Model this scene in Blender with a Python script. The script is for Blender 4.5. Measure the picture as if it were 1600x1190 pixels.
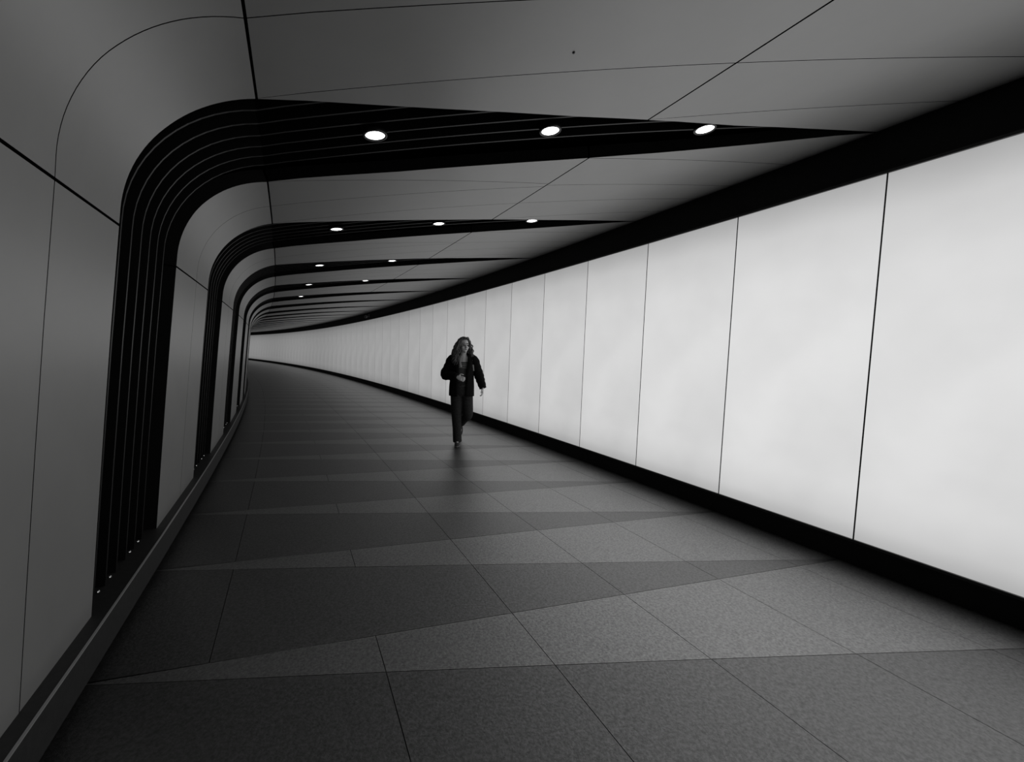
import bpy, bmesh, math, random
import numpy as np
from mathutils import Vector, Matrix

for o in list(bpy.data.objects):
    bpy.data.objects.remove(o)
SC = bpy.context.scene
COL = SC.collection
random.seed(7)

# ------------------------------------------------------------------ camera
CAM_Z = 1.3735
cam_d = bpy.data.cameras.new('camera')
cam = bpy.data.objects.new('camera', cam_d)
COL.objects.link(cam)
cam_d.sensor_fit = 'HORIZONTAL'
cam_d.sensor_width = 36.0
cam_d.lens = 600.0 / 1600.0 * 36.0
cam_d.clip_start = 0.02
cam_d.clip_end = 300
_R = Vector((0.99933936, 0.00227254, 0.03627217))
_U = Vector((-0.03634329, 0.06248845, 0.99738376))
_F = Vector((0.0, 0.99804310, -0.06252976))
cam.matrix_world = Matrix(((_R.x, _U.x, -_F.x, 0), (_R.y, _U.y, -_F.y, 0), (_R.z, _U.z, -_F.z, CAM_Z), (0, 0, 0, 1)))
SC.camera = cam

# ------------------------------------------------------------------ world and exposure
wd = bpy.data.worlds.new('world')
SC.world = wd
wd.use_nodes = True
wd.node_tree.nodes['Background'].inputs[0].default_value = (0, 0, 0, 1)
wd.node_tree.nodes['Background'].inputs[1].default_value = 0.0
vs = SC.view_settings
vs.view_transform = 'Standard'
vs.look = 'None'
vs.gamma = 1.0
vs.exposure = 0.0
vs.use_curve_mapping = False
WALL_LIGHT = 0.72        # radiance of the light wall
LAMP_LIGHT = 6.0         # radiance of the small downlights

# ------------------------------------------------------------------ tunnel coordinates
# s: distance along the light wall, u: distance to the left of it, z: height.
CX, CY, RAD, TH0 = -139.142603, -77.627819, 162.757729, 0.515728

def W(s, u, z):
    a = TH0 + s / RAD
    return Vector((CX + (RAD - u) * math.cos(a), CY + (RAD - u) * math.sin(a), z))

def turn(p, ds):
    """the point p moved on along the bend by ds"""
    a = ds / RAD
    x, y = p[0] - CX, p[1] - CY
    return Vector((CX + x * math.cos(a) - y * math.sin(a), CY + x * math.sin(a) + y * math.cos(a), p[2]))

# ------------------------------------------------------------------ materials
def new_mat(name):
    m = bpy.data.materials.new(name)
    m.use_nodes = True
    nt = m.node_tree
    return m, nt, nt.nodes['Principled BSDF']

def grey(v, tint=(1, 1, 1)):
    return (v * tint[0], v * tint[1], v * tint[2], 1)

def mat(name, v, rough=0.5, var=0.0, scale=20.0, bump=0.0, metallic=0.0, spec=0.5, tint=(1, 1, 1), detail=4.0, vec='Object', ior=1.5):
    m, nt, b = new_mat(name)
    b.inputs['Roughness'].default_value = rough
    b.inputs['Metallic'].default_value = metallic
    b.inputs['IOR'].default_value = ior
    b.inputs['Specular IOR Level'].default_value = spec
    b.inputs['Base Color'].default_value = grey(v, tint)
    if var or bump:
        tc = nt.nodes.new('ShaderNodeTexCoord')
        nz = nt.nodes.new('ShaderNodeTexNoise')
        nz.inputs['Scale'].default_value = scale
        nz.inputs['Detail'].default_value = detail
        nz.inputs['Roughness'].default_value = 0.65
        nt.links.new(tc.outputs[vec], nz.inputs['Vector'])
        if var:
            cr = nt.nodes.new('ShaderNodeValToRGB')
            cr.color_ramp.elements[0].position = 0.3
            cr.color_ramp.elements[1].position = 0.7
            cr.color_ramp.elements[0].color = grey(v * (1 - var), tint)
            cr.color_ramp.elements[1].color = grey(v * (1 + var), tint)
            nt.links.new(nz.outputs['Fac'], cr.inputs['Fac'])
            nt.links.new(cr.outputs['Color'], b.inputs['Base Color'])
        if bump:
            bp = nt.nodes.new('ShaderNodeBump')
            bp.inputs['Strength'].default_value = bump
            bp.inputs['Distance'].default_value = 0.01
            nt.links.new(nz.outputs['Fac'], bp.inputs['Height'])
            nt.links.new(bp.outputs['Normal'], b.inputs['Normal'])
    return m

def stone(name, v, rough, ior):
    """honed granite: fine speckle, soft clouds, slight relief"""
    m, nt, b = new_mat(name)
    tc = nt.nodes.new('ShaderNodeTexCoord')
    fine = nt.nodes.new('ShaderNodeTexNoise')
    fine.inputs['Scale'].default_value = 75
    fine.inputs['Detail'].default_value = 5
    fine.inputs['Roughness'].default_value = 0.8
    big = nt.nodes.new('ShaderNodeTexNoise')
    big.inputs['Scale'].default_value = 4
    big.inputs['Detail'].default_value = 5
    oi = nt.nodes.new('ShaderNodeObjectInfo')
    for n in (fine, big):
        nt.links.new(tc.outputs['Object'], n.inputs['Vector'])
    r1 = nt.nodes.new('ShaderNodeMapRange')
    for i, x in enumerate((0.3, 0.7, 0.55, 1.45)):
        r1.inputs[1 + i].default_value = x
    r2 = nt.nodes.new('ShaderNodeMapRange')
    for i, x in enumerate((0.3, 0.7, 0.85, 1.15)):
        r2.inputs[1 + i].default_value = x
    r3 = nt.nodes.new('ShaderNodeMapRange')
    for i, x in enumerate((0.0, 1.0, 0.93, 1.07)):
        r3.inputs[1 + i].default_value = x
    nt.links.new(fine.outputs['Fac'], r1.inputs[0])
    nt.links.new(big.outputs['Fac'], r2.inputs[0])
    nt.links.new(oi.outputs['Random'], r3.inputs[0])
    mu = nt.nodes.new('ShaderNodeMath'); mu.operation = 'MULTIPLY'
    mu2 = nt.nodes.new('ShaderNodeMath'); mu2.operation = 'MULTIPLY'
    mu3 = nt.nodes.new('ShaderNodeMath'); mu3.operation = 'MULTIPLY'
    mu3.inputs[1].default_value = v
    nt.links.new(r1.outputs[0], mu.inputs[0]); nt.links.new(r2.outputs[0], mu.inputs[1])
    nt.links.new(mu.outputs[0], mu2.inputs[0]); nt.links.new(r3.outputs[0], mu2.inputs[1])
    nt.links.new(mu2.outputs[0], mu3.inputs[0])
    nt.links.new(mu3.outputs[0], b.inputs['Base Color'])
    # polished and dull grains
    r4 = nt.nodes.new('ShaderNodeMapRange')
    for i, x in enumerate((0.35, 0.65, 0.32, 0.68)):
        r4.inputs[1 + i].default_value = x
    nt.links.new(fine.outputs['Fac'], r4.inputs[0])
    nt.links.new(r4.outputs[0], b.inputs['Specular IOR Level'])
    b.inputs['Roughness'].default_value = rough
    b.inputs['IOR'].default_value = ior
    bp = nt.nodes.new('ShaderNodeBump')
    bp.inputs['Strength'].default_value = 0.5
    bp.inputs['Distance'].default_value = 0.004
    nt.links.new(fine.outputs['Fac'], bp.inputs['Height'])
    nt.links.new(bp.outputs['Normal'], b.inputs['Normal'])
    return m

def light_panel_mat():
    """frosted backlit glass: the light box behind fades towards its top and bottom edge"""
    m, nt, b = new_mat('backlit_glass')
    b.inputs['Base Color'].default_value = grey(0.5)
    b.inputs['Roughness'].default_value = 0.35
    tc = nt.nodes.new('ShaderNodeTexCoord')
    sp = nt.nodes.new('ShaderNodeSeparateXYZ')
    nt.links.new(tc.outputs['Generated'], sp.inputs[0])
    cr = nt.nodes.new('ShaderNodeValToRGB')
    cr.color_ramp.interpolation = 'B_SPLINE'
    e = cr.color_ramp.elements
    e[0].position = 0.0; e[0].color = grey(0.55)
    e[1].position = 1.0; e[1].color = grey(0.48)
    for p, v in ((0.05, 0.80), (0.15, 0.95), (0.45, 1.0), (0.75, 0.98), (0.90, 0.86)):
        x = e.new(p); x.color = grey(v)
    nt.links.new(sp.outputs['Z'], cr.inputs['Fac'])
    nz = nt.nodes.new('ShaderNodeTexNoise')
    nz.inputs['Scale'].default_value = 1.7
    nz.inputs['Detail'].default_value = 3
    nt.links.new(tc.outputs['Object'], nz.inputs['Vector'])
    mr = nt.nodes.new('ShaderNodeMapRange')
    for i, x in enumerate((0.3, 0.7, 0.95, 1.05)):
        mr.inputs[1 + i].default_value = x
    nt.links.new(nz.outputs['Fac'], mr.inputs[0])
    at = nt.nodes.new('ShaderNodeAttribute')
    at.attribute_type = 'OBJECT'
    at.attribute_name = 'glow'
    m1 = nt.nodes.new('ShaderNodeMath'); m1.operation = 'MULTIPLY'
    m2 = nt.nodes.new('ShaderNodeMath'); m2.operation = 'MULTIPLY'
    m3 = nt.nodes.new('ShaderNodeMath'); m3.operation = 'MULTIPLY'
    m3.inputs[1].default_value = WALL_LIGHT
    nt.links.new(cr.outputs['Color'], m1.inputs[0]); nt.links.new(mr.outputs[0], m1.inputs[1])
    nt.links.new(m1.outputs[0], m2.inputs[0]); nt.links.new(at.outputs['Fac'], m2.inputs[1])
    nt.links.new(m2.outputs[0], m3.inputs[0])
    b.inputs['Emission Color'].default_value = (1, 1, 1, 1)
    nt.links.new(m3.outputs[0], b.inputs['Emission Strength'])
    return m

def lamp_mat():
    m, nt, b = new_mat('lamp_lens_glow')
    b.inputs['Emission Color'].default_value = (1, 1, 1, 1)
    b.inputs['Emission Strength'].default_value = LAMP_LIGHT
    return m

M = {
    'cladding': mat('grey_moulded_cladding', 0.32, rough=0.34, var=0.05, scale=3.0, spec=0.5, ior=2.3, tint=(1, 1, 0.985)),
    'edge': mat('black_panel_return', 0.008, rough=0.6, spec=0.2),
    'void': mat('black_recess_lining', 0.006, rough=0.8, spec=0.1, var=0.1, scale=8),
    'slat': mat('black_satin_slat', 0.009, rough=0.4, spec=0.4, var=0.1, scale=30),
    'black': mat('black_painted_metal', 0.010, rough=0.55, spec=0.2, var=0.15, scale=12),
    'frame': mat('dark_aluminium_frame', 0.05, rough=0.4, metallic=0.6),
    'panel_edge': mat('pale_panel_edge', 0.45, rough=0.6),
    'jointfill': mat('grey_joint_gasket', 0.3, rough=0.7, var=0.1, scale=10),
    'kerb': mat('dark_kerb_stone', 0.030, rough=0.55, spec=0.35, var=0.2, scale=40, bump=0.05),
    'kerb_top': mat('dark_kerb_ledge', 0.030, rough=0.6, var=0.2, scale=40),
    'edge_highlight': mat('pale_edge_highlight', 0.42, rough=0.4, metallic=0.2),
    'steel': mat('bright_steel', 0.8, rough=0.15, metallic=1.0),
    'stone_light': stone('light_granite', 0.075, 0.31, 3.6),
    'stone_dark': stone('dark_granite', 0.026, 0.33, 2.65),
    'bed': mat('dark_floor_joint', 0.04, rough=0.9, var=0.2, scale=30),
    'glass': light_panel_mat(),
    'lens': lamp_mat(),
    'bezel': mat('black_lamp_bezel', 0.02, rough=0.3, spec=0.5),
    'fitting': mat('pale_plastic_fitting', 0.55, rough=0.4),
    'skin': mat('skin', 0.8, rough=0.5, var=0.06, scale=30),
    'hair': mat('curly_hair', 0.13, rough=0.45, var=0.45, scale=60, spec=0.5),
    'coat': mat('black_wool_coat', 0.010, rough=0.9, spec=0.15, var=0.3, scale=60, bump=0.3),
    'jeans': mat('dark_denim', 0.042, rough=0.85, spec=0.2, var=0.35, scale=45, bump=0.2),
    'top': mat('grey_knit_top', 0.09, rough=0.8, var=0.2, scale=80),
    'stripe': mat('pale_top_stripe', 0.4, rough=0.8),
    'strap': mat('pale_scarf_and_highlight', 0.40, rough=0.6),
    'dark': mat('dark_feature', 0.015, rough=0.4),
    'lip': mat('lips', 0.16, rough=0.4),
    'shoe': mat('grey_canvas_shoe', 0.06, rough=0.7, var=0.2, scale=60),
    'sole': mat('pale_rubber_sole', 0.30, rough=0.6),
}

# ------------------------------------------------------------------ object helpers
def mesh_obj(name, verts, faces, mats, parent=None, origin=None, midx=None, smooth=False, label=None):
    """verts in world space; the object's origin is `origin` (default: their centre)"""
    vv = np.array([tuple(v) for v in verts], float)
    if origin is None:
        origin = Vector((vv.min(0) + vv.max(0)) / 2)
    vv = vv - np.array(origin)
    me = bpy.data.meshes.new(name)
    me.from_pydata(vv.tolist(), [], faces)
    for m in (mats if isinstance(mats, (list, tuple)) else [mats]):
        me.materials.append(m)
    if midx:
        me.polygons.foreach_set('material_index', midx)
    if smooth:
        me.polygons.foreach_set('use_smooth', [True] * len(me.polygons))
    me.update()
    o = bpy.data.objects.new(name, me)
    COL.objects.link(o)
    o.location = origin
    if parent is not None:
        o.parent = parent
        o.location = Vector(origin) - parent.location
    if label:
        o['label'] = label
    return o

def tag(o, label, cat, group=None):
    o['label'] = label
    o['category'] = cat
    if group:
        o['group'] = group
    return o

def empty(name, loc):
    o = bpy.data.objects.new(name, None)
    COL.objects.link(o)
    o.empty_display_size = 0.2
    o.location = loc
    return o

def copy_along(root, ds):
    """a copy of a thing, its parts and sub-parts, moved along the bend"""
    r = root.copy()
    COL.objects.link(r)
    r.location = turn(root.location, ds)
    r.rotation_euler.z = root.rotation_euler.z + ds / RAD
    for ch in root.children:
        c = ch.copy(); COL.objects.link(c); c.parent = r
        for g in ch.children:
            d = g.copy(); COL.objects.link(d); d.parent = c
    return r

def prism_su(poly, z0, z1, n=1):
    """closed prism over an (s,u) polygon"""
    k = len(poly)
    v = [W(s, u, z1) for s, u in poly] + [W(s, u, z0) for s, u in poly]
    f = [list(range(k)), list(range(2 * k - 1, k - 1, -1))]
    for i in range(k):
        j = (i + 1) % k
        f.append([i, i + k, j + k, j])
    return v, f

def sweep(prof, s0, s1, n, closed=True):
    """extrude a (u,z) profile along the bend"""
    v, f = [], []
    k = len(prof)
    for i in range(n + 1):
        s = s0 + (s1 - s0) * i / n
        v += [W(s, u, z) for u, z in prof]
    for i in range(n):
        for j in range(k if closed else k - 1):
            a, b = i * k + j, i * k + (j + 1) % k
            f.append([a, b, b + k, a + k])
    if closed:
        f.append(list(range(k - 1, -1, -1)))
        f.append([n * k + j for j in range(k)])
    return v, f

# ------------------------------------------------------------------ cross-section of the left wall and ceiling
def build_profile():
    """wall leaning slightly inwards, a 0.68 m corner radius, then the ceiling rising to the light wall"""
    pts = [(4.180, 0.205), (4.140, 0.80), (4.100, 1.36)]
    r = 0.68
    wd_ = Vector((-0.067, 1.0)).normalized()          # up the wall
    cd_ = Vector((-1.0, 0.19)).normalized()           # along the ceiling towards the light wall
    c0 = Vector((4.021, 2.441))
    half = math.acos(wd_.dot(cd_)) / 2
    tl = r * math.tan(half)
    a0 = c0 - wd_ * tl
    nrm = Vector((-wd_.y, wd_.x))                     # towards the passage
    ctr = a0 + nrm * r
    a_start = math.atan2(a0.y - ctr.y, a0.x - ctr.x)
    for k in range(41):
        a = a_start + 2 * half * k / 40
        pts.append((ctr.x + r * math.cos(a), ctr.y + r * math.sin(a)))
    ue, ze = pts[-1]
    for k in range(1, 61):
        u = ue + (-0.04 - ue) * k / 60
        s0_, s1_ = 0.19, 0.062
        d = ue - u
        pts.append((u, ze + s0_ * d - (s0_ - s1_) * d * d / (2 * ue)))
    return pts
PROF = build_profile()
PU = np.array([p[0] for p in PROF]); PZ = np.array([p[1] for p in PROF])
PA = np.concatenate([[0], np.cumsum(np.hypot(np.diff(PU), np.diff(PZ)))])
def a_of_u(u): return float(np.interp(-u, -PU, PA))
A_WALL = float(np.interp(1.86, PZ, PA)); A_TOP = a_of_u(3.58); A_MID = a_of_u(1.56); A_END = a_of_u(0.0)

def prof(a, off=0.0):
    """(u,z) at arc length a, pushed outwards (out of the passage) by off"""
    u = float(np.interp(a, PA, PU)); z = float(np.interp(a, PA, PZ))
    if off:
        e = 0.03
        a0, a1 = max(a - e, 0), min(a + e, PA[-1])
        du = np.interp(a1, PA, PU) - np.interp(a0, PA, PU)
        dz = np.interp(a1, PA, PZ) - np.interp(a0, PA, PZ)
        l = math.hypot(du, dz)
        u += dz / l * off
        z += -du / l * off
    return u, z

PITCH = 2.10
_nu = [(4.3, 1.17), (3.9, 1.17), (3.58, 1.15), (3.25, 1.09), (2.86, 1.01), (2.5, .92), (2.0, .79), (1.56, .65), (1.0, .475), (.45, .26), (0, .075), (-.1, .04)]
_fu = [(4.3, 2.12), (3.95, 2.13), (3.75, 2.165), (3.58, 2.20), (3.35, 2.09), (2.81, 1.86), (2.17, 1.53), (1.65, 1.25), (1.08, .90), (.62, .57), (.21, .24), (0, .085), (-.1, .05)]
def lut(tab):
    x = np.array([-t[0] for t in tab]); y = np.array([t[1] for t in tab])
    return lambda a: float(np.interp(-prof(a)[0], x, y))
near_edge = lut(_nu)                 # where rib 0 ends and dark slot 0 begins
far_edge = lut(_fu)                  # where slot 0 ends
rib_start = lambda a: far_edge(a) - PITCH

def cell(name, a0, a1, s_lo, s_hi, parent, na=6, ns=2, ga=(0.006, 0.006), gs=(0.0, 0.0), th=0.08, material='cladding', off=0.0, split_mat='edge'):
    """one moulded panel between arc lengths a0..a1 and the edges s_lo(a)..s_hi(a), with its own thickness"""
    a0 += ga[0]; a1 -= ga[1]
    v, f, mi = [], [], []
    for layer in (0, 1):
        for i in range(na + 1):
            a = a0 + (a1 - a0) * i / na
            lo, hi = s_lo(a) + gs[0], s_hi(a) - gs[1]
            if hi - lo < 0.004:
                c = (hi + lo) / 2; lo, hi = c - 0.002, c + 0.002
            u, z = prof(a, off + (th if layer else 0))
            for j in range(ns + 1):
                v.append(W(lo + (hi - lo) * j / ns, u, z))
    n1 = (na + 1) * (ns + 1)
    w = ns + 1
    for i in range(na):
        for j in range(ns):
            q = [i * w + j, i * w + j + 1, (i + 1) * w + j + 1, (i + 1) * w + j]
            f.append(q); mi.append(0)
            f.append([x + n1 for x in reversed(q)]); mi.append(1)
    # the returns have vertices of their own, so the face shades cleanly up to its edge
    rim = [j for j in range(ns)] + [i * w + ns for i in range(na)] + [na * w + j for j in range(ns, 0, -1)] + [i * w for i in range(na, 0, -1)]
    b0 = len(v)
    for x in rim:
        v += [v[x].copy(), v[x + n1].copy()]
    k = len(rim)
    for x in range(k):
        y = (x + 1) % k
        f.append([b0 + 2 * y, b0 + 2 * x, b0 + 2 * x + 1, b0 + 2 * y + 1]); mi.append(1)
    return mesh_obj(name, v, f, [M[material], M[split_mat]], parent, midx=mi)

# ------------------------------------------------------------------ the setting
S0, S1 = -9.0, 62.0
NSEG = 71

# floor bed
v, f = sweep([(4.7, -0.012), (4.7, -0.25), (-0.3, -0.25), (-0.3, -0.012)], S0, S1, NSEG)
floor = mesh_obj('floor', v, f, M['bed'], origin=Vector((0, 0, 0)))
floor['kind'] = 'structure'
floor['label'] = 'dark granite tunnel floor laid in tapering light and dark bands'

# left wall: black lining behind the ribs
outer = [prof(a, 0.20) for a in np.linspace(0, A_TOP, 16)]
outer[0] = (outer[0][0], -0.02)
outer2 = [(u + 0.12, z + (0.12 if z > 1.9 else 0)) for u, z in outer]
v, f = sweep(outer + outer2[::-1], S0, S1, NSEG)
wall_left = mesh_obj('wall_left', v, f, M['void'], origin=Vector((0, 0, 0)))
wall_left['kind'] = 'structure'
wall_left['label'] = 'black lining of the left tunnel wall behind the ribs'

outer = [prof(a, 0.20) for a in np.linspace(A_TOP, PA[-1], 14)]
outer[-1] = (-0.3, outer[-1][1])
outer2 = [(u, z + 0.12) for u, z in outer]
v, f = sweep(outer + outer2[::-1], S0, S1, NSEG)
ceiling = mesh_obj('ceiling', v, f, M['void'], origin=Vector((0, 0, 0)))
ceiling['kind'] = 'structure'
ceiling['label'] = 'black ceiling lining above the ribs'

# right wall: carcass, plinth, header, frames, and each backlit panel
Z_B, Z_T = 0.180, 2.680
v, f = sweep([(-0.05, -0.012), (-0.05, 3.2), (-0.3, 3.2), (-0.3, -0.012)], S0, S1, NSEG)
wall_right = mesh_obj('wall_right', v, f, M['jointfill'], origin=Vector((0, 0, 0)))
wall_right['kind'] = 'structure'
wall_right['label'] = 'long backlit wall of white glass panels on the right'
v, f = sweep([(0.004, 0.0), (0.004, Z_B - 0.018), (-0.05, Z_B - 0.018), (-0.05, 0.0)], S0, S1, NSEG)
bb = mesh_obj('baseboard_right', v, f, M['black'], origin=Vector((0, 0, 0)))
bb['kind'] = 'structure'; bb['label'] = 'black plinth under the light wall'
v, f = sweep([(0.016, Z_B - 0.018), (0.016, Z_B), (-0.05, Z_B), (-0.05, Z_B - 0.018)], S0, S1, NSEG)
mesh_obj('bottom_frame', v, f, M['frame'], bb)
v, f = sweep([(0.004, Z_T + 0.018), (0.004, 3.15), (-0.05, 3.15), (-0.05, Z_T + 0.018)], S0, S1, NSEG)
hd = mesh_obj('trim_1', v, f, M['black'], origin=Vector((0, 0, 0)))
hd['kind'] = 'structure'; hd['label'] = 'black header band between light wall and ceiling'
v, f = sweep([(0.016, Z_T), (0.016, Z_T + 0.018), (-0.05, Z_T + 0.018), (-0.05, Z_T)], S0, S1, NSEG)
mesh_obj('top_frame', v, f, M['frame'], hd)

LW = 0.9898
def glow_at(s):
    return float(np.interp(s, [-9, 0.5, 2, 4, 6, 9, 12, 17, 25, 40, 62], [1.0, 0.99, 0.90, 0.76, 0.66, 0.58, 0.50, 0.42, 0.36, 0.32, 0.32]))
def light_panel_geo(sa, sb):
    g = 0.0045
    n = 2
    v, f = sweep([(0.0, Z_B), (0.0, Z_T), (-0.03, Z_T), (-0.03, Z_B)], sa + g, sb - g, n)
    return v, f
v, f = light_panel_geo(0, LW)
lp0 = mesh_obj('light_panel', v, f, [M['glass'], M['panel_edge']], wall_right, midx=[0 if i in (0, 4) else 1 for i in range(len(f))])
base_loc = lp0.location.copy()
for i in range(-9, 62):
    o = lp0 if i == 0 else lp0.copy()
    if i != 0:
        COL.objects.link(o)
        o.parent = wall_right
    o.location = turn(base_loc, i * LW)
    o.rotation_euler.z = i * LW / RAD
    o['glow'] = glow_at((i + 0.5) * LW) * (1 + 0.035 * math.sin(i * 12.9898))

# left kerb
v, f = sweep([(4.128, 0.05), (4.128, 0.200), (4.30, 0.205), (4.30, 0.05)], S0, S1, NSEG)
kb = mesh_obj('baseboard_left', v, f, M['kerb'], origin=Vector((0, 0, 0)))
kb['kind'] = 'structure'; kb['label'] = 'low dark kerb along the foot of the left wall'
v, f = sweep([(4.124, 0.198), (4.124, 0.203), (4.131, 0.2045), (4.131, 0.198)], S0, S1, NSEG)
mesh_obj('edge_highlight', v, f, M['edge_highlight'], kb, label='thin pale strip painting the highlight on the kerb edge')  # pale added strip, paints the highlight along the kerb's top edge
v, f = sweep([(4.131, 0.2005), (4.131, 0.2035), (4.30, 0.2085), (4.30, 0.2005)], S0, S1, NSEG)
mesh_obj('ledge', v, f, M['kerb_top'], kb)
v, f = sweep([(4.20, -0.012), (4.20, 0.05), (4.32, 0.05), (4.32, -0.012)], S0, S1, NSEG)
mesh_obj('recessed_base', v, f, M['void'], kb)

# ------------------------------------------------------------------ floor tiles
FP = 0.94
COLS = {True: [-0.02, 0.39, 1.06, 1.735, 2.41, 3.75, 4.21], False: [-0.02, 0.39, 1.06, 1.735, 2.41, 3.085, 4.21]}
lineB = lambda u: 0.065 + 0.232 * u
lineC = lambda u: 0.065 + (0.232 + FP / 4.19) * u
def tile_poly(dark, u0, u1, shift):
    g = 0.0016
    if dark:
        lo, hi = lineB, lineC
    else:
        lo, hi = (lambda u: lineC(u) - FP), lineB
    ua, ub = u0 + g, u1 - g
    p = [(lo(ua) + g, ua), (hi(ua) - g, ua), (hi(ub) - g, ub), (lo(ub) + g, ub)]
    if p[1][0] - p[0][0] < 0.004: p[1] = (p[0][0] + 0.004, ua)
    if p[2][0] - p[3][0] < 0.004: p[2] = (p[3][0] + 0.004, ub)
    return [(s + shift, u) for s, u in p]
protos = {}
for dark in (True, False):
    for c in range(6):
        v, f = prism_su(tile_poly(dark, COLS[dark][c], COLS[dark][c + 1], 0), -0.02, 0.0)
        o = mesh_obj('floor_tile', v, f, M['stone_dark' if dark else 'stone_light'], floor)
        protos[(c, dark)] = (o, o.location.copy())
for k in range(1, 13):
    for key, (o, loc) in protos.items():
        t = o.copy(); COL.objects.link(t); t.parent = floor
        t.location = turn(loc, k * FP)
        t.rotation_euler.z = k * FP / RAD
# the foreground is one wide dark field of long slabs
for c in range(6):
    g = 0.0016
    ua, ub = COLS[False][c] + g, COLS[False][c + 1] - g
    poly = [(lineC(ua) - 4 * FP + g, ua), (lineC(ua) - FP - g, ua), (lineC(ub) - FP - g, ub), (lineC(ub) - 4 * FP + g, ub)]
    v, f = prism_su(poly, -0.02, 0.0)
    mesh_obj('floor_tile', v, f, M['stone_dark'], floor)
for dark in (True, False):
    V, F = [], []
    for k in list(range(-8, -2)) + list(range(13, 65)):
        if k == -3 and dark: continue
        for c in range(6):
            v, f = prism_su(tile_poly(dark, COLS[dark][c], COLS[dark][c + 1], k * FP), -0.02, 0.0)
            F += [[x + len(V) for x in q] for q in f]
            V += v
    t = mesh_obj('far_floor_tiles', V, F, M['stone_dark' if dark else 'stone_light'], floor)
    t['kind'] = 'stuff'

# ------------------------------------------------------------------ ribs
mid_seam = lambda a: 0.5 * (rib_start(a) + near_edge(a)) + (0.06 if a < A_WALL else 0.06 - 0.045 * (a - A_WALL) / (A_TOP - A_WALL))
def su_line(s0, u0, slope):
    return lambda a: s0 - slope * (u0 - prof(a)[0])
seam_l0 = lambda a: su_line(0.64, 3.58, 0.48)(a)
seam_b = su_line(1.15, 3.58, 0.515)
seam_c = su_line(0.10, 3.58, 0.245)
seam_c2 = su_line(-0.36, 1.56, 0.43)
seam_d = su_line(-0.90, 1.56, 0.38)
seam_l2 = su_line(0.65, 1.56, 0.61)
T = 0.0024

def make_rib(full):
    root = empty('wall_rib', W(0.6, 4.18, 0.205))
    if full:
        J = 0.0055
        for lo, hi, gs in ((rib_start, mid_seam, (0, T)), (mid_seam, near_edge, (T, 0))):
            cell('wall_panel', 0, A_WALL, lo, hi, root, 4, 2, (0.0, J), gs)
            cell('corner_panel', A_WALL, A_TOP, lo, hi, root, 28, 2, (J, J), gs)
        ed = [rib_start, seam_c, seam_l0, seam_b, near_edge]
        for i in range(4):
            cell('ceiling_panel', A_TOP, A_MID, ed[i], ed[i + 1], root, 10, 1, (J, J), (0 if i == 0 else T, 0 if i == 3 else T))
        ed = [rib_start, seam_d, seam_c2, seam_b, seam_l2, near_edge]
        for i in range(5):
            cell('ceiling_panel', A_MID, A_END, ed[i], ed[i + 1], root, 8, 1, (J, 0), (0 if i == 0 else T, 0 if i == 4 else T))
    else:
        cell('wall_panel', 0, A_WALL, rib_start, near_edge, root, 4, 1, (0, .004))
        cell('corner_panel', A_WALL, A_TOP, rib_start, near_edge, root, 14, 1, (.004, .004))
        cell('ceiling_panel', A_TOP, A_END, rib_start, near_edge, root, 14, 1, (.004, 0))
    for ch in root.children:
        me = ch.data
        me.polygons.foreach_set('use_smooth', [p.material_index == 0 for p in me.polygons])
    return root

ORD = ['nearest', 'second', 'third', 'fourth', 'fifth', 'sixth', 'seventh', 'eighth']
G_RIB = 'pale ribs arching from the left wall over the ceiling'
rib0 = make_rib(True)
ribF = make_rib(False)
ribF.location = turn(ribF.location, 5 * PITCH); ribF.rotation_euler.z = 5 * PITCH / RAD
for k in range(-2, 28):
    if k == 0: r = rib0
    elif k < 5: r = copy_along(rib0, k * PITCH)
    elif k == 5: r = ribF
    else: r = copy_along(ribF, (k - 5) * PITCH)
    if k < 0:
        tag(r, 'grey moulded rib behind the camera, outside the picture', 'rib', G_RIB)
    elif k < 12:
        tag(r, ['nearest grey rib, filling the left edge and upper left corner',
                'second grey rib from the camera, just past the wide slatted slot',
                'third grey rib from the camera along the left wall',
                'fourth grey rib from the camera along the left wall',
                'fifth grey rib from the camera along the left wall',
                'sixth grey rib from the camera along the left wall',
                'seventh grey rib from the camera along the left wall',
                'eighth grey rib from the camera along the left wall',
                'ninth grey rib from the camera along the left wall',
                'tenth grey rib from the camera along the left wall',
                'eleventh grey rib from the camera along the left wall',
                'twelfth grey rib from the camera along the left wall'][k], 'rib', G_RIB)
    else:
        tag(r, 'thin far grey rib bunched with others at the tunnel bend', 'rib', G_RIB)

# ------------------------------------------------------------------ slatted slots between the ribs
FIN = 0.0065
def slat_path(i):
    """centre line of slat i: straight up the wall, round the corner, then slanting along the ceiling until it meets the rib"""
    s_w = 1.17 + 0.135 * (i + 1)
    pts = []
    for a in list(np.linspace(0.0, A_TOP, 44)):
        pts.append((float(a), s_w + 0.02 * (a / A_TOP)))
    s_top = pts[-1][1]
    a = A_TOP
    while True:
        a += 0.12
        if a > A_END: break
        s = s_top - 0.545 * (3.58 - prof(a)[0])
        if s < near_edge(a) - 0.03: break
        pts.append((a, s))
    return pts
def slat_geo(i):
    pts = slat_path(i)
    v, f = [], []
    for a, s in pts:
        for off in (0.035, 0.125):
            u, z = prof(a, off)
            for d in (-FIN, FIN):
                v.append(W(s + d, u, z))
    n = len(pts)
    for k in range(n - 1):
        b = 4 * k
        f += [[b, b + 1, b + 5, b + 4], [b + 2, b + 6, b + 7, b + 3], [b, b + 4, b + 6, b + 2], [b + 1, b + 3, b + 7, b + 5]]
    f += [[0, 2, 3, 1], [4 * n - 4, 4 * n - 3, 4 * n - 1, 4 * n - 2]]
    return v, f
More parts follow.
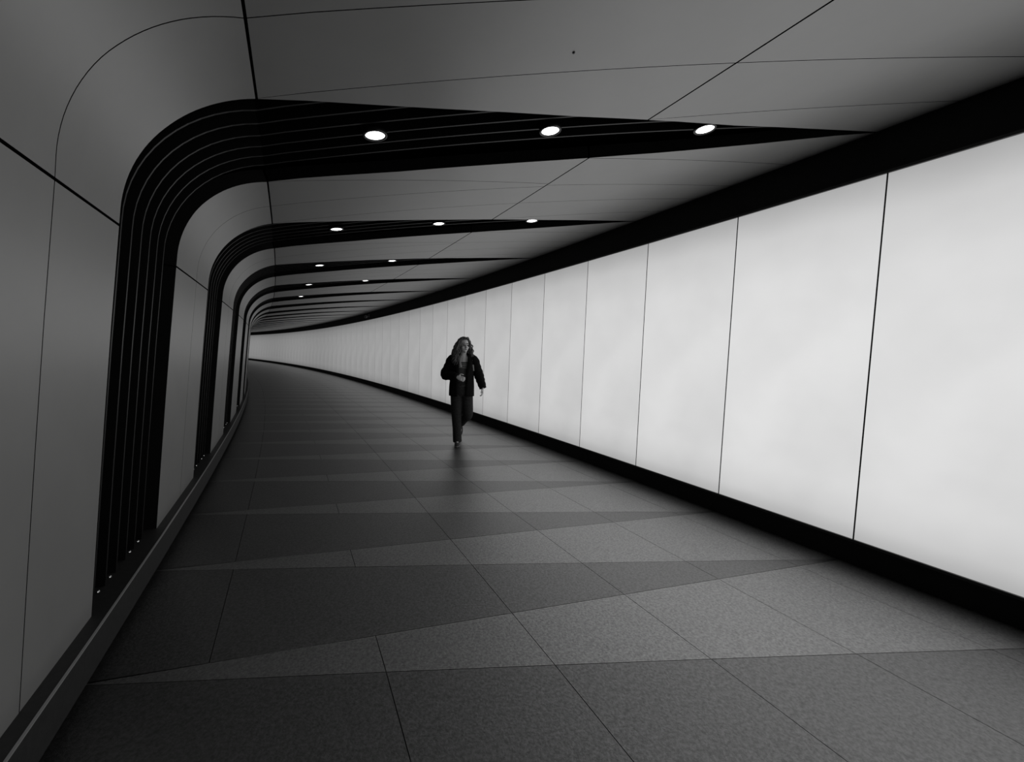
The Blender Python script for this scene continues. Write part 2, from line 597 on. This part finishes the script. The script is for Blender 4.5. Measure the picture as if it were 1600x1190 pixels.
G_SLOT = 'black slatted slots between the ribs'
slot0 = empty('slatted_slot', W(1.65, 4.26, 0.21))
for i in range(6):
    v, f = slat_geo(i)
    sl = mesh_obj('slat', v, f, M['slat'], slot0, origin=W(1.17 + 0.135 * (i + 1), 4.26, 0.21))
    if i in (0, 1, 3, 4):
        # small bright stud at the foot of the slat
        bm = bmesh.new()
        bmesh.ops.create_uvsphere(bm, u_segments=10, v_segments=6, radius=0.0075)
        c = W(1.17 + 0.135 * (i + 1), 4.20, 0.245)
        me = bpy.data.meshes.new('stud'); bm.to_mesh(me); bm.free()
        me.materials.append(M['steel'])
        st = bpy.data.objects.new('stud', me); COL.objects.link(st)
        st.parent = sl
        st.location = c - W(1.17 + 0.135 * (i + 1), 4.26, 0.21)
for k in range(-1, 6):
    r = slot0 if k == 0 else copy_along(slot0, k * PITCH)
    if k < 0:
        tag(r, 'black slatted slot behind the camera, outside the picture', 'slot', G_SLOT)
    else:
        tag(r, ['widest black slatted slot, nearest the camera, between first two ribs',
                'second black slatted slot from the camera, between second and third rib',
                'third black slatted slot from the camera along left wall',
                'fourth black slatted slot from the camera along left wall',
                'fifth black slatted slot from the camera along left wall',
                'sixth black slatted slot from the camera along left wall'][k], 'slot', G_SLOT)

# ------------------------------------------------------------------ downlights in the slots
def ring(r0, z0, r1, z1, n=28):
    return [((r0, z0), (r1, z1))]
def lathe(pts, n=28):
    v, f = [], []
    for r, z in pts:
        for i in range(n):
            a = 2 * math.pi * i / n
            v.append((r * math.cos(a), r * math.sin(a), z))
    for k in range(len(pts) - 1):
        for i in range(n):
            j = (i + 1) % n
            f.append([k * n + i, k * n + j, (k + 1) * n + j, (k + 1) * n + i])
    return v, f, n
def local_mesh(name, v, f, m):
    me = bpy.data.meshes.new(name)
    me.from_pydata([tuple(x) for x in v], [], f)
    me.materials.append(m)
    me.polygons.foreach_set('use_smooth', [True] * len(me.polygons))
    return me
v, f, n = lathe([(0.055, 0.006), (0.056, 0.0), (0.068, 0.0), (0.070, 0.004), (0.070, 0.020), (0.0005, 0.020)])
me_bezel = local_mesh('bezel', v, f, M['bezel'])
v, f, n = lathe([(0.0005, 0.002), (0.03, 0.0025), (0.056, 0.006)])
me_lens = local_mesh('lens', v, f, M['lens'])
LPOS = [(3.01, 1.40), (2.03, 1.01), (1.085, 0.60)]
G_L = 'round downlights in the black slots'
for k in range(0, 5):
    for j, (u, s) in enumerate(LPOS):
        if k >= 2 and j == 2 or k >= 4 and j: continue
        a = a_of_u(u)
        uu, zz = prof(a, 0.012)
        ss = s + k * PITCH * 1.0
        root = empty('downlight', W(ss, uu, zz))
        # aim along the local ceiling normal
        u0, z0 = prof(a - .1); u1, z1 = prof(a + .1)
        ang = TH0 + ss / RAD
        tang = Vector((-(u1 - u0) * math.cos(ang), -(u1 - u0) * math.sin(ang), z1 - z0)).normalized()
        along = Vector((-math.sin(ang), math.cos(ang), 0))
        up = tang.cross(along)
        if up.z < 0: up = -up
        root.rotation_euler = Matrix((tang, up.cross(tang), up)).transposed().to_euler()
        for nm, me in (('bezel', me_bezel), ('lens', me_lens)):
            c = bpy.data.objects.new(nm, me); COL.objects.link(c); c.parent = root
        where = ['nearest the left wall', 'in the middle', 'nearest the light wall'][j]
        if k < 0: lab = 'small round downlight behind the camera, outside the picture'
        else: lab = 'round white downlight %s of the %s black slot' % (where, ORD[k])
        tag(root, lab, 'downlight', G_L)

# small dark sensor cap on the nearest ceiling panel
a = a_of_u(2.35); uu, zz = prof(a)
v, f, n = lathe([(0.0004, -0.004), (0.005, -0.004), (0.0065, 0.0), (0.0065, 0.01)], 12)
o = mesh_obj('sensor_cap', [Vector(p) + W(0.37, uu, zz) for p in v], f, M['bezel'], smooth=True)
tag(o, 'tiny dark cap in the near ceiling above the middle downlight', 'sensor')

# small camera fitting on the header far along the light wall
root = empty('security_camera', W(15.75, 0.004, 2.82))
def box(c, d, ax):
    vv = []
    for sx in (-1, 1):
        for sy in (-1, 1):
            for sz in (-1, 1):
                vv.append(c + ax[0] * (sx * d[0]) + ax[1] * (sy * d[1]) + ax[2] * (sz * d[2]))
    return vv, [[0, 1, 3, 2], [4, 6, 7, 5], [0, 4, 5, 1], [2, 3, 7, 6], [0, 2, 6, 4], [1, 5, 7, 3]]
ang = TH0 + 15.75 / RAD
al = Vector((-math.sin(ang), math.cos(ang), 0)); lf = Vector((-math.cos(ang), -math.sin(ang), 0)); upv = Vector((0, 0, 1))
v, f = box(W(15.75, 0.012, 2.85), (0.05, 0.008, 0.06), (al, lf, upv)); mesh_obj('mounting_plate', v, f, M['fitting'], root)
v, f = box(W(15.75, 0.07, 2.86), (0.015, 0.06, 0.012), (al, lf, upv)); mesh_obj('bracket_arm', v, f, M['bezel'], root)
d1 = (-al + lf * 0.5 - upv * 0.25).normalized(); d2 = d1.cross(upv).normalized(); d3 = d2.cross(d1)
v, f = box(W(15.72, 0.13, 2.80), (0.11, 0.04, 0.04), (d1, d2, d3)); mesh_obj('camera_body', v, f, M['fitting'], root)
v, f = box(W(15.72, 0.13, 2.80) + d1 * 0.115, (0.008, 0.028, 0.028), (d1, d2, d3)); mesh_obj('camera_lens', v, f, M['bezel'], root)
tag(root, 'small pale security camera on the black header above the far light wall', 'security camera')

# ------------------------------------------------------------------ the walking person
# local frame: +x picture right, -y towards the camera, z up, feet at the origin
PX, PY = -0.811469, 5.838227
P_ROT = math.atan2(-PX, PY)

def frame_tube(bm, pts, radii, seg=14, cap=True, ref=Vector((0, 1, 0))):
    """loft elliptical rings along pts; radii: r or (r_across, r_along_ref)"""
    rings = []
    n = len(pts)
    P = [Vector(p) for p in pts]
    for i in range(n):
        t = (P[min(i + 1, n - 1)] - P[max(i - 1, 0)]).normalized()
        y = ref - t * ref.dot(t)
        if y.length < 1e-3: y = Vector((1, 0, 0)) - t * t.x
        y.normalize(); x = y.cross(t)
        r = radii[i]
        rx, ry = (r, r) if not isinstance(r, (tuple, list)) else r
        rings.append([bm.verts.new(P[i] + x * (rx * math.cos(2 * math.pi * k / seg)) + y * (ry * math.sin(2 * math.pi * k / seg))) for k in range(seg)])
    for i in range(n - 1):
        for k in range(seg):
            j = (k + 1) % seg
            bm.faces.new([rings[i][k], rings[i][j], rings[i + 1][j], rings[i + 1][k]])
    if cap:
        bm.faces.new(rings[0][::-1]); bm.faces.new(rings[-1])
    return rings

def ball(bm, c, r, sub=2, rot=None):
    r = (r, r, r) if not isinstance(r, (tuple, list)) else r
    m = Matrix.Translation(Vector(c)) @ (rot.to_4x4() if rot else Matrix.Identity(4)) @ Matrix.Diagonal((r[0], r[1], r[2], 1))
    bmesh.ops.create_icosphere(bm, subdivisions=sub, radius=1.0, matrix=m)

def dense(pts, radii, k=5):
    """Catmull-Rom resampling of a limb"""
    P = [Vector(p) for p in pts]
    Rr = [(r, r) if not isinstance(r, (tuple, list)) else r for r in radii]
    op, orr = [], []
    n = len(P)
    for i in range(n - 1):
        p0, p1, p2, p3 = P[max(i - 1, 0)], P[i], P[i + 1], P[min(i + 2, n - 1)]
        for j in range(k):
            t = j / k
            op.append(0.5 * ((2 * p1) + (p2 - p0) * t + (2 * p0 - 5 * p1 + 4 * p2 - p3) * t * t + (3 * p1 - p0 - 3 * p2 + p3) * t ** 3))
            orr.append(tuple(Rr[i][q] + (Rr[i + 1][q] - Rr[i][q]) * t for q in (0, 1)))
    op.append(P[-1]); orr.append(Rr[-1])
    return op, orr

def finish(name, bm, m, parent=None, voxel=None, smooth_iter=0, label=None):
    bmesh.ops.recalc_face_normals(bm, faces=bm.faces)
    me = bpy.data.meshes.new(name); bm.to_mesh(me); bm.free()
    o = bpy.data.objects.new(name, me); COL.objects.link(o)
    if voxel:
        md = o.modifiers.new('r', 'REMESH'); md.mode = 'VOXEL'; md.voxel_size = voxel
        if smooth_iter:
            ms = o.modifiers.new('s', 'SMOOTH'); ms.factor = 0.5; ms.iterations = smooth_iter
        dg = bpy.context.evaluated_depsgraph_get()
        nm = bpy.data.meshes.new_from_object(o.evaluated_get(dg))
        o.modifiers.clear()
        o.data = nm; bpy.data.meshes.remove(me); nm.name = name
    o.data.materials.clear()
    o.data.materials.append(m)
    o.data.polygons.foreach_set('use_smooth', [True] * len(o.data.polygons))
    if parent is not None: o.parent = parent
    if label: o['label'] = label
    return o

# joints
HEAD = Vector((0.062, -0.03, 1.515))
NECK = Vector((0.056, 0.0, 1.375))
CHEST = Vector((0.055, 0.01, 1.20))
WAIST = Vector((0.05, 0.0, 1.02))
HIP = Vector((0.045, 0.0, 0.88))
SH_A, EL_A, WR_A = Vector((-0.105, 0.01, 1.305)), Vector((-0.205, 0.02, 1.07)), Vector((-0.035, -0.19, 1.055))   # picture left arm, bent
SH_B, EL_B, WR_B = Vector((0.215, 0.01, 1.305)), Vector((0.305, 0.03, 1.075)), Vector((0.366, -0.03, 0.892))      # picture right arm, hanging
HP_A, KN_A, AN_A = Vector((-0.030, 0.0, 0.86)), Vector((-0.020, -0.06, 0.46)), Vector((0.005, -0.02, 0.085))
HP_B, KN_B, AN_B = Vector((0.120, 0.0, 0.86)), Vector((0.150, -0.02, 0.47)), Vector((0.058, 0.36, 0.30))
TURN = Matrix.Rotation(math.radians(24), 3, 'Z')
def hd_pt(x, y, z): return HEAD + TURN @ Vector((x, y, z))

bm = bmesh.new()
# trunk
pts, rad = dense([HIP - Vector((0, 0, .06)), HIP, WAIST, CHEST, Vector((0.055, 0.015, 1.30)), NECK], [(.15, .10), (.155, .105), (.125, .085), (.15, .10), (.13, .075), (.055, .055)], 5)
frame_tube(bm, pts, rad, 20)
# shoulders
for sh in (SH_A, SH_B):
    pts, rad = dense([CHEST + Vector((0, 0, .08)), sh], [.085, .055], 4); frame_tube(bm, pts, rad, 14)
# neck
frame_tube(bm, [NECK - Vector((0, 0, .05)), NECK, HEAD + Vector((0, .01, -.06))], [.062, .050, .050], 14)
# head: cranium, jaw, cheeks, nose, brow, chin, ears
ball(bm, hd_pt(0, .015, .035), (.072, .088, .085), 3, TURN)
ball(bm, hd_pt(0, -.022, -.035), (.056, .060, .072), 3, TURN)
ball(bm, hd_pt(0, -.060, -.088), (.022, .020, .018), 2, TURN)
for sx in (-1, 1):
    ball(bm, hd_pt(sx * .036, -.055, -.028), (.024, .022, .022), 2, TURN)
    ball(bm, hd_pt(sx * .026, -.074, .026), (.024, .010, .009), 2, TURN)
    ball(bm, hd_pt(sx * .072, .012, -.005), (.010, .020, .032), 2, TURN)
ntip = [hd_pt(0, -.074, .022), hd_pt(0, -.088, -.005), hd_pt(0, -.098, -.026), hd_pt(0, -.080, -.034)]
frame_tube(bm, ntip, [.009, .011, .015, .012], 10, ref=Vector((1, 0, 0)))
ball(bm, hd_pt(0, -.076, -.056), (.022, .008, .008), 2, TURN)
# arms
for S_, E_, W_ in ((SH_A, EL_A, WR_A), (SH_B, EL_B, WR_B)):
    pts, rad = dense([S_, S_.lerp(E_, .5), E_, E_.lerp(W_, .35), W_], [.052, .046, .038, .037, .026], 4)
    frame_tube(bm, pts, rad, 14)
# legs and feet
for Hh, K_, A_ in ((HP_A, KN_A, AN_A), (HP_B, KN_B, AN_B)):
    pts, rad = dense([Hh, Hh.lerp(K_, .5), K_, K_.lerp(A_, .35), A_], [.088, .074, .054, .054, .036], 4)
    frame_tube(bm, pts, rad, 16)
frame_tube(bm, [AN_A + Vector((0, .03, -.02)), AN_A + Vector((0, -.04, -.035)), AN_A + Vector((0, -.13, -.055))], [.032, .036, .026], 12)
frame_tube(bm, [AN_B + Vector((0, .02, .0)), AN_B + Vector((-.005, .015, -.09)), AN_B + Vector((-.01, .0, -.17))], [.032, .036, .026], 12)

def hand(bm, wrist, fwd, side, palm_n, curl):
    """palm with four unequal bent fingers and a thumb leaving the side of the palm; fwd: wrist to fingers, side: towards the thumb"""
    fwd = fwd.normalized(); side = (side - fwd * side.dot(fwd)).normalized(); nn = palm_n.normalized()
    pc = wrist + fwd * .045
    frame_tube(bm, [wrist - fwd * .02, wrist + fwd * .01, pc, wrist + fwd * .085], [(.022, .018), (.028, .016), (.040, .015), (.038, .013)], 12, ref=nn)
    for i, (off, ln) in enumerate(((.030, .070), (.010, .078), (-.010, .072), (-.029, .056))):
        p = wrist + fwd * .078 + side * off
        pts = [p]
        d = fwd.copy()
        for q, fr in enumerate((.42, .32, .26)):
            a = curl * (0.6 + .5 * q)
            d = (fwd * math.cos(a * (q + 1) / 1.6) + nn * math.sin(a * (q + 1) / 1.6)).normalized()
            pts.append(pts[-1] + d * ln * fr)
        frame_tube(bm, pts, [.0092, .0088, .0082, .0064], 8, ref=side)
    p = wrist + fwd * .030 + side * .032
    t1 = p + (fwd * .6 + side * .8) .normalized() * .032
    t2 = t1 + (fwd * .95 + side * .25 + nn * .2).normalized() * .026
    t3 = t2 + (fwd * .95 + nn * .35).normalized() * .020
    frame_tube(bm, [p - side * .012, t1, t2, t3], [.014, .0105, .0095, .007], 8, ref=nn)
fa = (WR_A - EL_A)
hand(bm, WR_A, Vector((.85, -.25, -.28)), Vector((.2, -.1, 1)), Vector((.1, .9, -.3)), 0.55)
hand(bm, WR_B, Vector((.02, -.12, -1)), Vector((-.3, -1, 0)), Vector((-1, .1, 0)), 0.5)
person = finish('person', bm, M['skin'], None, 0.0055, 3)
person.location = (PX, PY, 0.0)
person.rotation_euler.z = P_ROT
tag(person, 'person with long curly hair in black open coat and dark trousers, walking towards the camera', 'person')

# eyes, brows, mouth
for sx in (-1, 1):
    bm = bmesh.new(); ball(bm, hd_pt(sx * .029, -.073, .008), (.013, .007, .0065), 2, TURN); finish('eye', bm, M['dark'], person)
    bm = bmesh.new(); frame_tube(bm, [hd_pt(sx * .012, -.083, .030), hd_pt(sx * .030, -.082, .036), hd_pt(sx * .046, -.070, .031)], [.004, .0045, .002], 6); finish('eyebrow', bm, M['dark'], person)
bm = bmesh.new(); ball(bm, hd_pt(0, -.081, -.054), (.019, .006, .0065), 2, TURN); finish('lips', bm, M['lip'], person)

# hair: a cap over the crown and curling locks down to the chest
bm = bmesh.new()
rnd = random.Random(3)
cap = bmesh.new()
bmesh.ops.create_icosphere(cap, subdivisions=4, radius=1.0)
for vtx in cap.verts:
    p = vtx.co
    q = Vector((p.x * .086, p.y * .098 + .022, p.z * .098 + .040))
    vtx.co = q
drop = [vv for vv in cap.verts if (vv.co.y < -.028 and vv.co.z < .085) or vv.co.z < -.06]
bmesh.ops.delete(cap, geom=drop, context='VERTS')
for vtx in cap.verts:
    w = .004 * math.sin(vtx.co.x * 190) * math.cos(vtx.co.z * 120)
    vtx.co = vtx.co * (1 + w * 6)
    vtx.co = HEAD + TURN @ vtx.co
me_c = bpy.data.meshes.new('tmp'); cap.to_mesh(me_c); cap.free()
bm.from_mesh(me_c); bpy.data.meshes.remove(me_c)
for i in range(150):
    th = rnd.uniform(-0.35, math.pi + 0.35) if i % 3 else rnd.choice((rnd.uniform(-.55, .1), rnd.uniform(math.pi - .1, math.pi + .55)))
    # th: 0 picture right, pi/2 back, pi picture left
    st = Vector((.076 * math.cos(th), .085 * math.sin(th) + .015, rnd.uniform(.02, .10)))
    ln = rnd.uniform(.20, .30) * (1.12 if math.cos(th) < 0 else 0.92)
    ph = rnd.uniform(0, 6.28); amp = rnd.uniform(.009, .020); fq = rnd.uniform(38, 60)
    pts, rad = [], []
    out = rnd.uniform(.03, .075) * (1.35 if math.cos(th) < -.2 else 0.8)
    for k in range(15):
        t = k / 14
        spread = out * math.sin(min(t * 1.25, 1) * math.pi * .5)
        c = Vector((math.cos(th) * spread, math.sin(th) * spread * .8 - .03 * t * (1 if math.sin(th) < .3 else 0), -ln * t))
        wv = Vector((amp * t ** .5 * math.sin(fq * t * .35 + ph), amp * t ** .5 * math.cos(fq * t * .35 + ph), 0))
        pts.append(HEAD + TURN @ (st + c + wv))
        rad.append(.0105 * (1 - .65 * t) + .002)
    frame_tube(bm, pts, rad, 6)
# locks along the hairline, swept to both sides of the face
for sx in (-1, 1):
    for i in range(14):
        t0 = i / 13
        pts, rad = [], []
        ph = rnd.uniform(0, 6.28)
        for k in range(12):
            t = k / 11
            p = Vector((sx * (.008 + .078 * math.sin(t * 1.5)), -.070 + .075 * t - .012 * t0, .108 + .022 * math.sin(t * 3) - .17 * t * t + .012 * t0))
            p += Vector((.004 * math.sin(14 * t + ph), .004 * math.cos(14 * t + ph), 0))
            pts.append(HEAD + TURN @ p); rad.append(.008 * (1 - .4 * t))
        frame_tube(bm, pts, rad, 6)
finish('hair', bm, M['hair'], person, label='long loose curly hair')

# top with stripes
bm = bmesh.new()
pts, rad = dense([Vector((.05, -.004, .90)), WAIST, CHEST, Vector((0.055, 0.008, 1.275))], [(.158, .112), (.135, .098), (.155, .112), (.128, .088)], 6)
frame_tube(bm, pts, rad, 28)
topo = finish('top', bm, M['top'], person, label='dark fitted top')
for z in (1.185, 1.215, 1.242):
    bm = bmesh.new()
    pp = []
    for k in range(-5, 6):
        a = -math.pi / 2 + k * .105
        t = (z - 1.20) / .075
        rx, ry = (.155, .112) if z <= 1.2 else (.155 - .027 * t, .112 - .024 * t)
        pp.append(Vector((.055 + (rx + .001) * math.cos(a), .008 + (ry + .001) * math.sin(a), z)))
    frame_tube(bm, pp, [(.005, .003)] * 11, 6)
    finish('stripe', bm, M['stripe'], topo)

# coat: open shell with thickness, sleeves, collar
bm = bmesh.new()
LV = [(.755, .048, .005, .192, .150, .34), (.80, .046, .005, .192, .150, .34), (.90, .046, .005, .190, .148, .36), (1.00, .048, .006, .182, .142, .40), (1.10, .050, .008, .178, .138, .46),
      (1.20, .055, .012, .186, .138, .52), (1.27, .056, .014, .182, .124, .56), (1.315, .056, .016, .150, .104, .66), (1.350, .056, .018, .105, .088, .85), (1.375, .056, .020, .082, .080, 1.0)]
NA = 40
outer_r, inner_r = [], []
for z, cx_, cy_, rx, ry, op in LV:
    ro, ri = [], []
    for k in range(NA + 1):
        a = -math.pi / 2 + op + (2 * math.pi - 2 * op) * k / NA
        fold = 1 + .022 * math.sin(a * 7 + z * 9) * (1.3 - z)
        ro.append(bm.verts.new((cx_ + rx * fold * math.cos(a), cy_ + ry * fold * math.sin(a), z)))
        ri.append(bm.verts.new((cx_ + (rx * fold - .014) * math.cos(a), cy_ + (ry * fold - .014) * math.sin(a), z)))
    outer_r.append(ro); inner_r.append(ri)
for i in range(len(LV) - 1):
    for k in range(NA):
        bm.faces.new([outer_r[i][k], outer_r[i][k + 1], outer_r[i + 1][k + 1], outer_r[i + 1][k]])
        bm.faces.new([inner_r[i][k + 1], inner_r[i][k], inner_r[i + 1][k], inner_r[i + 1][k + 1]])
    for k in (0, NA):
        bm.faces.new([outer_r[i][k], outer_r[i + 1][k], inner_r[i + 1][k], inner_r[i][k]])
for i in (0, -1):
    for k in range(NA):
        bm.faces.new([outer_r[i][k], inner_r[i][k], inner_r[i][k + 1], outer_r[i][k + 1]])
# sleeves
for S_, E_, W_ in ((SH_A, EL_A, WR_A), (SH_B, EL_B, WR_B)):
    inn = Vector((.055, .012, S_.z - .02))
    pts, rad = dense([S_.lerp(inn, .45), S_, S_.lerp(E_, .5), E_, E_.lerp(W_, .5), W_ + (W_ - E_) * .06], [.072, .076, .076, .076, .066, .054], 6)
    rad = [(r[0] * (1 + .05 * math.sin(i * 1.7)), r[1] * (1 + .05 * math.cos(i * 2.1))) for i, r in enumerate(rad)]
    frame_tube(bm, pts, rad, 18)
coat = finish('coat', bm, M['coat'], person, label='black open hip length coat')
# lapels / collar roll
for sx in (-1, 1):
    bm = bmesh.new()
    pp = [Vector((.056 + sx * .030, .085, 1.385)), Vector((.056 + sx * .085, .03, 1.385)), Vector((.056 + sx * .088, -.045, 1.345)), Vector((.056 + sx * .098, -.100, 1.26)), Vector((.056 + sx * .082, -.128, 1.15)), Vector((.054 + sx * .066, -.138, 1.05))]
    pts, rad = dense(pp, [(.014, .026), (.016, .030), (.018, .030), (.030, .012), (.026, .009), (.008, .006)], 5)
    frame_tube(bm, pts, rad, 12)
    finish('lapel', bm, M['coat'], coat)
# strap hanging from the neck and a pale piece painting the highlight on the shoulder bag strap
bm = bmesh.new()
pts, rad = dense([Vector((.022, -.075, 1.345)), Vector((.012, -.120, 1.27)), Vector((.018, -.142, 1.22)), Vector((.022, -.150, 1.195))], [(.012, .004), (.015, .005), (.018, .006), (.024, .007)], 4)
frame_tube(bm, pts, rad, 8)
finish('scarf_end', bm, M['strap'], person, label='pale narrow scarf end hanging at the chest')
bm = bmesh.new()
pts, rad = dense([Vector((.205, -.128, 1.235)), Vector((.210, -.136, 1.19)), Vector((.216, -.136, 1.145))], [(.010, .004), (.011, .004), (.009, .004)], 4)
frame_tube(bm, pts, rad, 8)
finish('strap_highlight', bm, M['strap'], coat, label='painted highlight of the strap on the coat front')

# trousers
bm = bmesh.new()
pts, rad = dense([Vector((.046, 0, .98)), HIP, Vector((.045, .0, .80)), Vector((.045, .0, .755))], [(.145, .105), (.162, .118), (.168, .122), (.12, .10)], 5)
frame_tube(bm, pts, rad, 24)
HEM_A = AN_A + Vector((0, -.005, -.035))
pts, rad = dense([HP_A, HP_A.lerp(KN_A, .5), KN_A, KN_A.lerp(HEM_A, .5), HEM_A], [(.096, .105), (.088, .095), (.074, .080), (.066, .075), (.068, .085)], 5)
frame_tube(bm, pts, rad, 20)
HEM_B = AN_B + Vector((-.003, .01, -.02))
pts, rad = dense([HP_B, HP_B.lerp(KN_B, .5), KN_B, KN_B.lerp(HEM_B, .5), HEM_B], [(.098, .105), (.092, .096), (.078, .082), (.070, .074), (.072, .078)], 5)
frame_tube(bm, pts, rad, 20)
trs = finish('trousers', bm, M['jeans'], person, 0.008, 2, label='dark wide leg trousers')

# shoes
def shoe(heel, toe, upv, name):
    ax = (toe - heel).normalized()
    bm = bmesh.new()
    L = (toe - heel).length
    c = [heel + ax * (L * t) + upv * h for t, h in ((0, .045), (.15, .05), (.4, .05), (.65, .036), (.9, .028), (1, .024))]
    frame_tube(bm, c, [(.022, .030), (.034, .042), (.036, .042), (.041, .030), (.036, .022), (.014, .012)], 16, ref=upv)
    o = finish(name, bm, M['shoe'], person, label='grey canvas shoe')
    bm = bmesh.new()
    c = [heel + ax * (L * t) + upv * .012 for t in (-.03, .08, .3, .6, .85, 1.03)]
    frame_tube(bm, c, [(.018, .012), (.036, .012), (.036, .012), (.044, .012), (.040, .012), (.012, .010)], 16, ref=upv)
    finish('sole', bm, M['sole'], o)
    return o
shoe(Vector((.005, .05, 0)), Vector((.002, -.20, 0)), Vector((0, 0, 1)), 'shoe')
u2 = Vector((0, -.96, .28)).normalized()
shoe(AN_B + Vector((-.002, .09, -.015)), AN_B + Vector((-.015, .02, -.245)), u2, 'shoe')
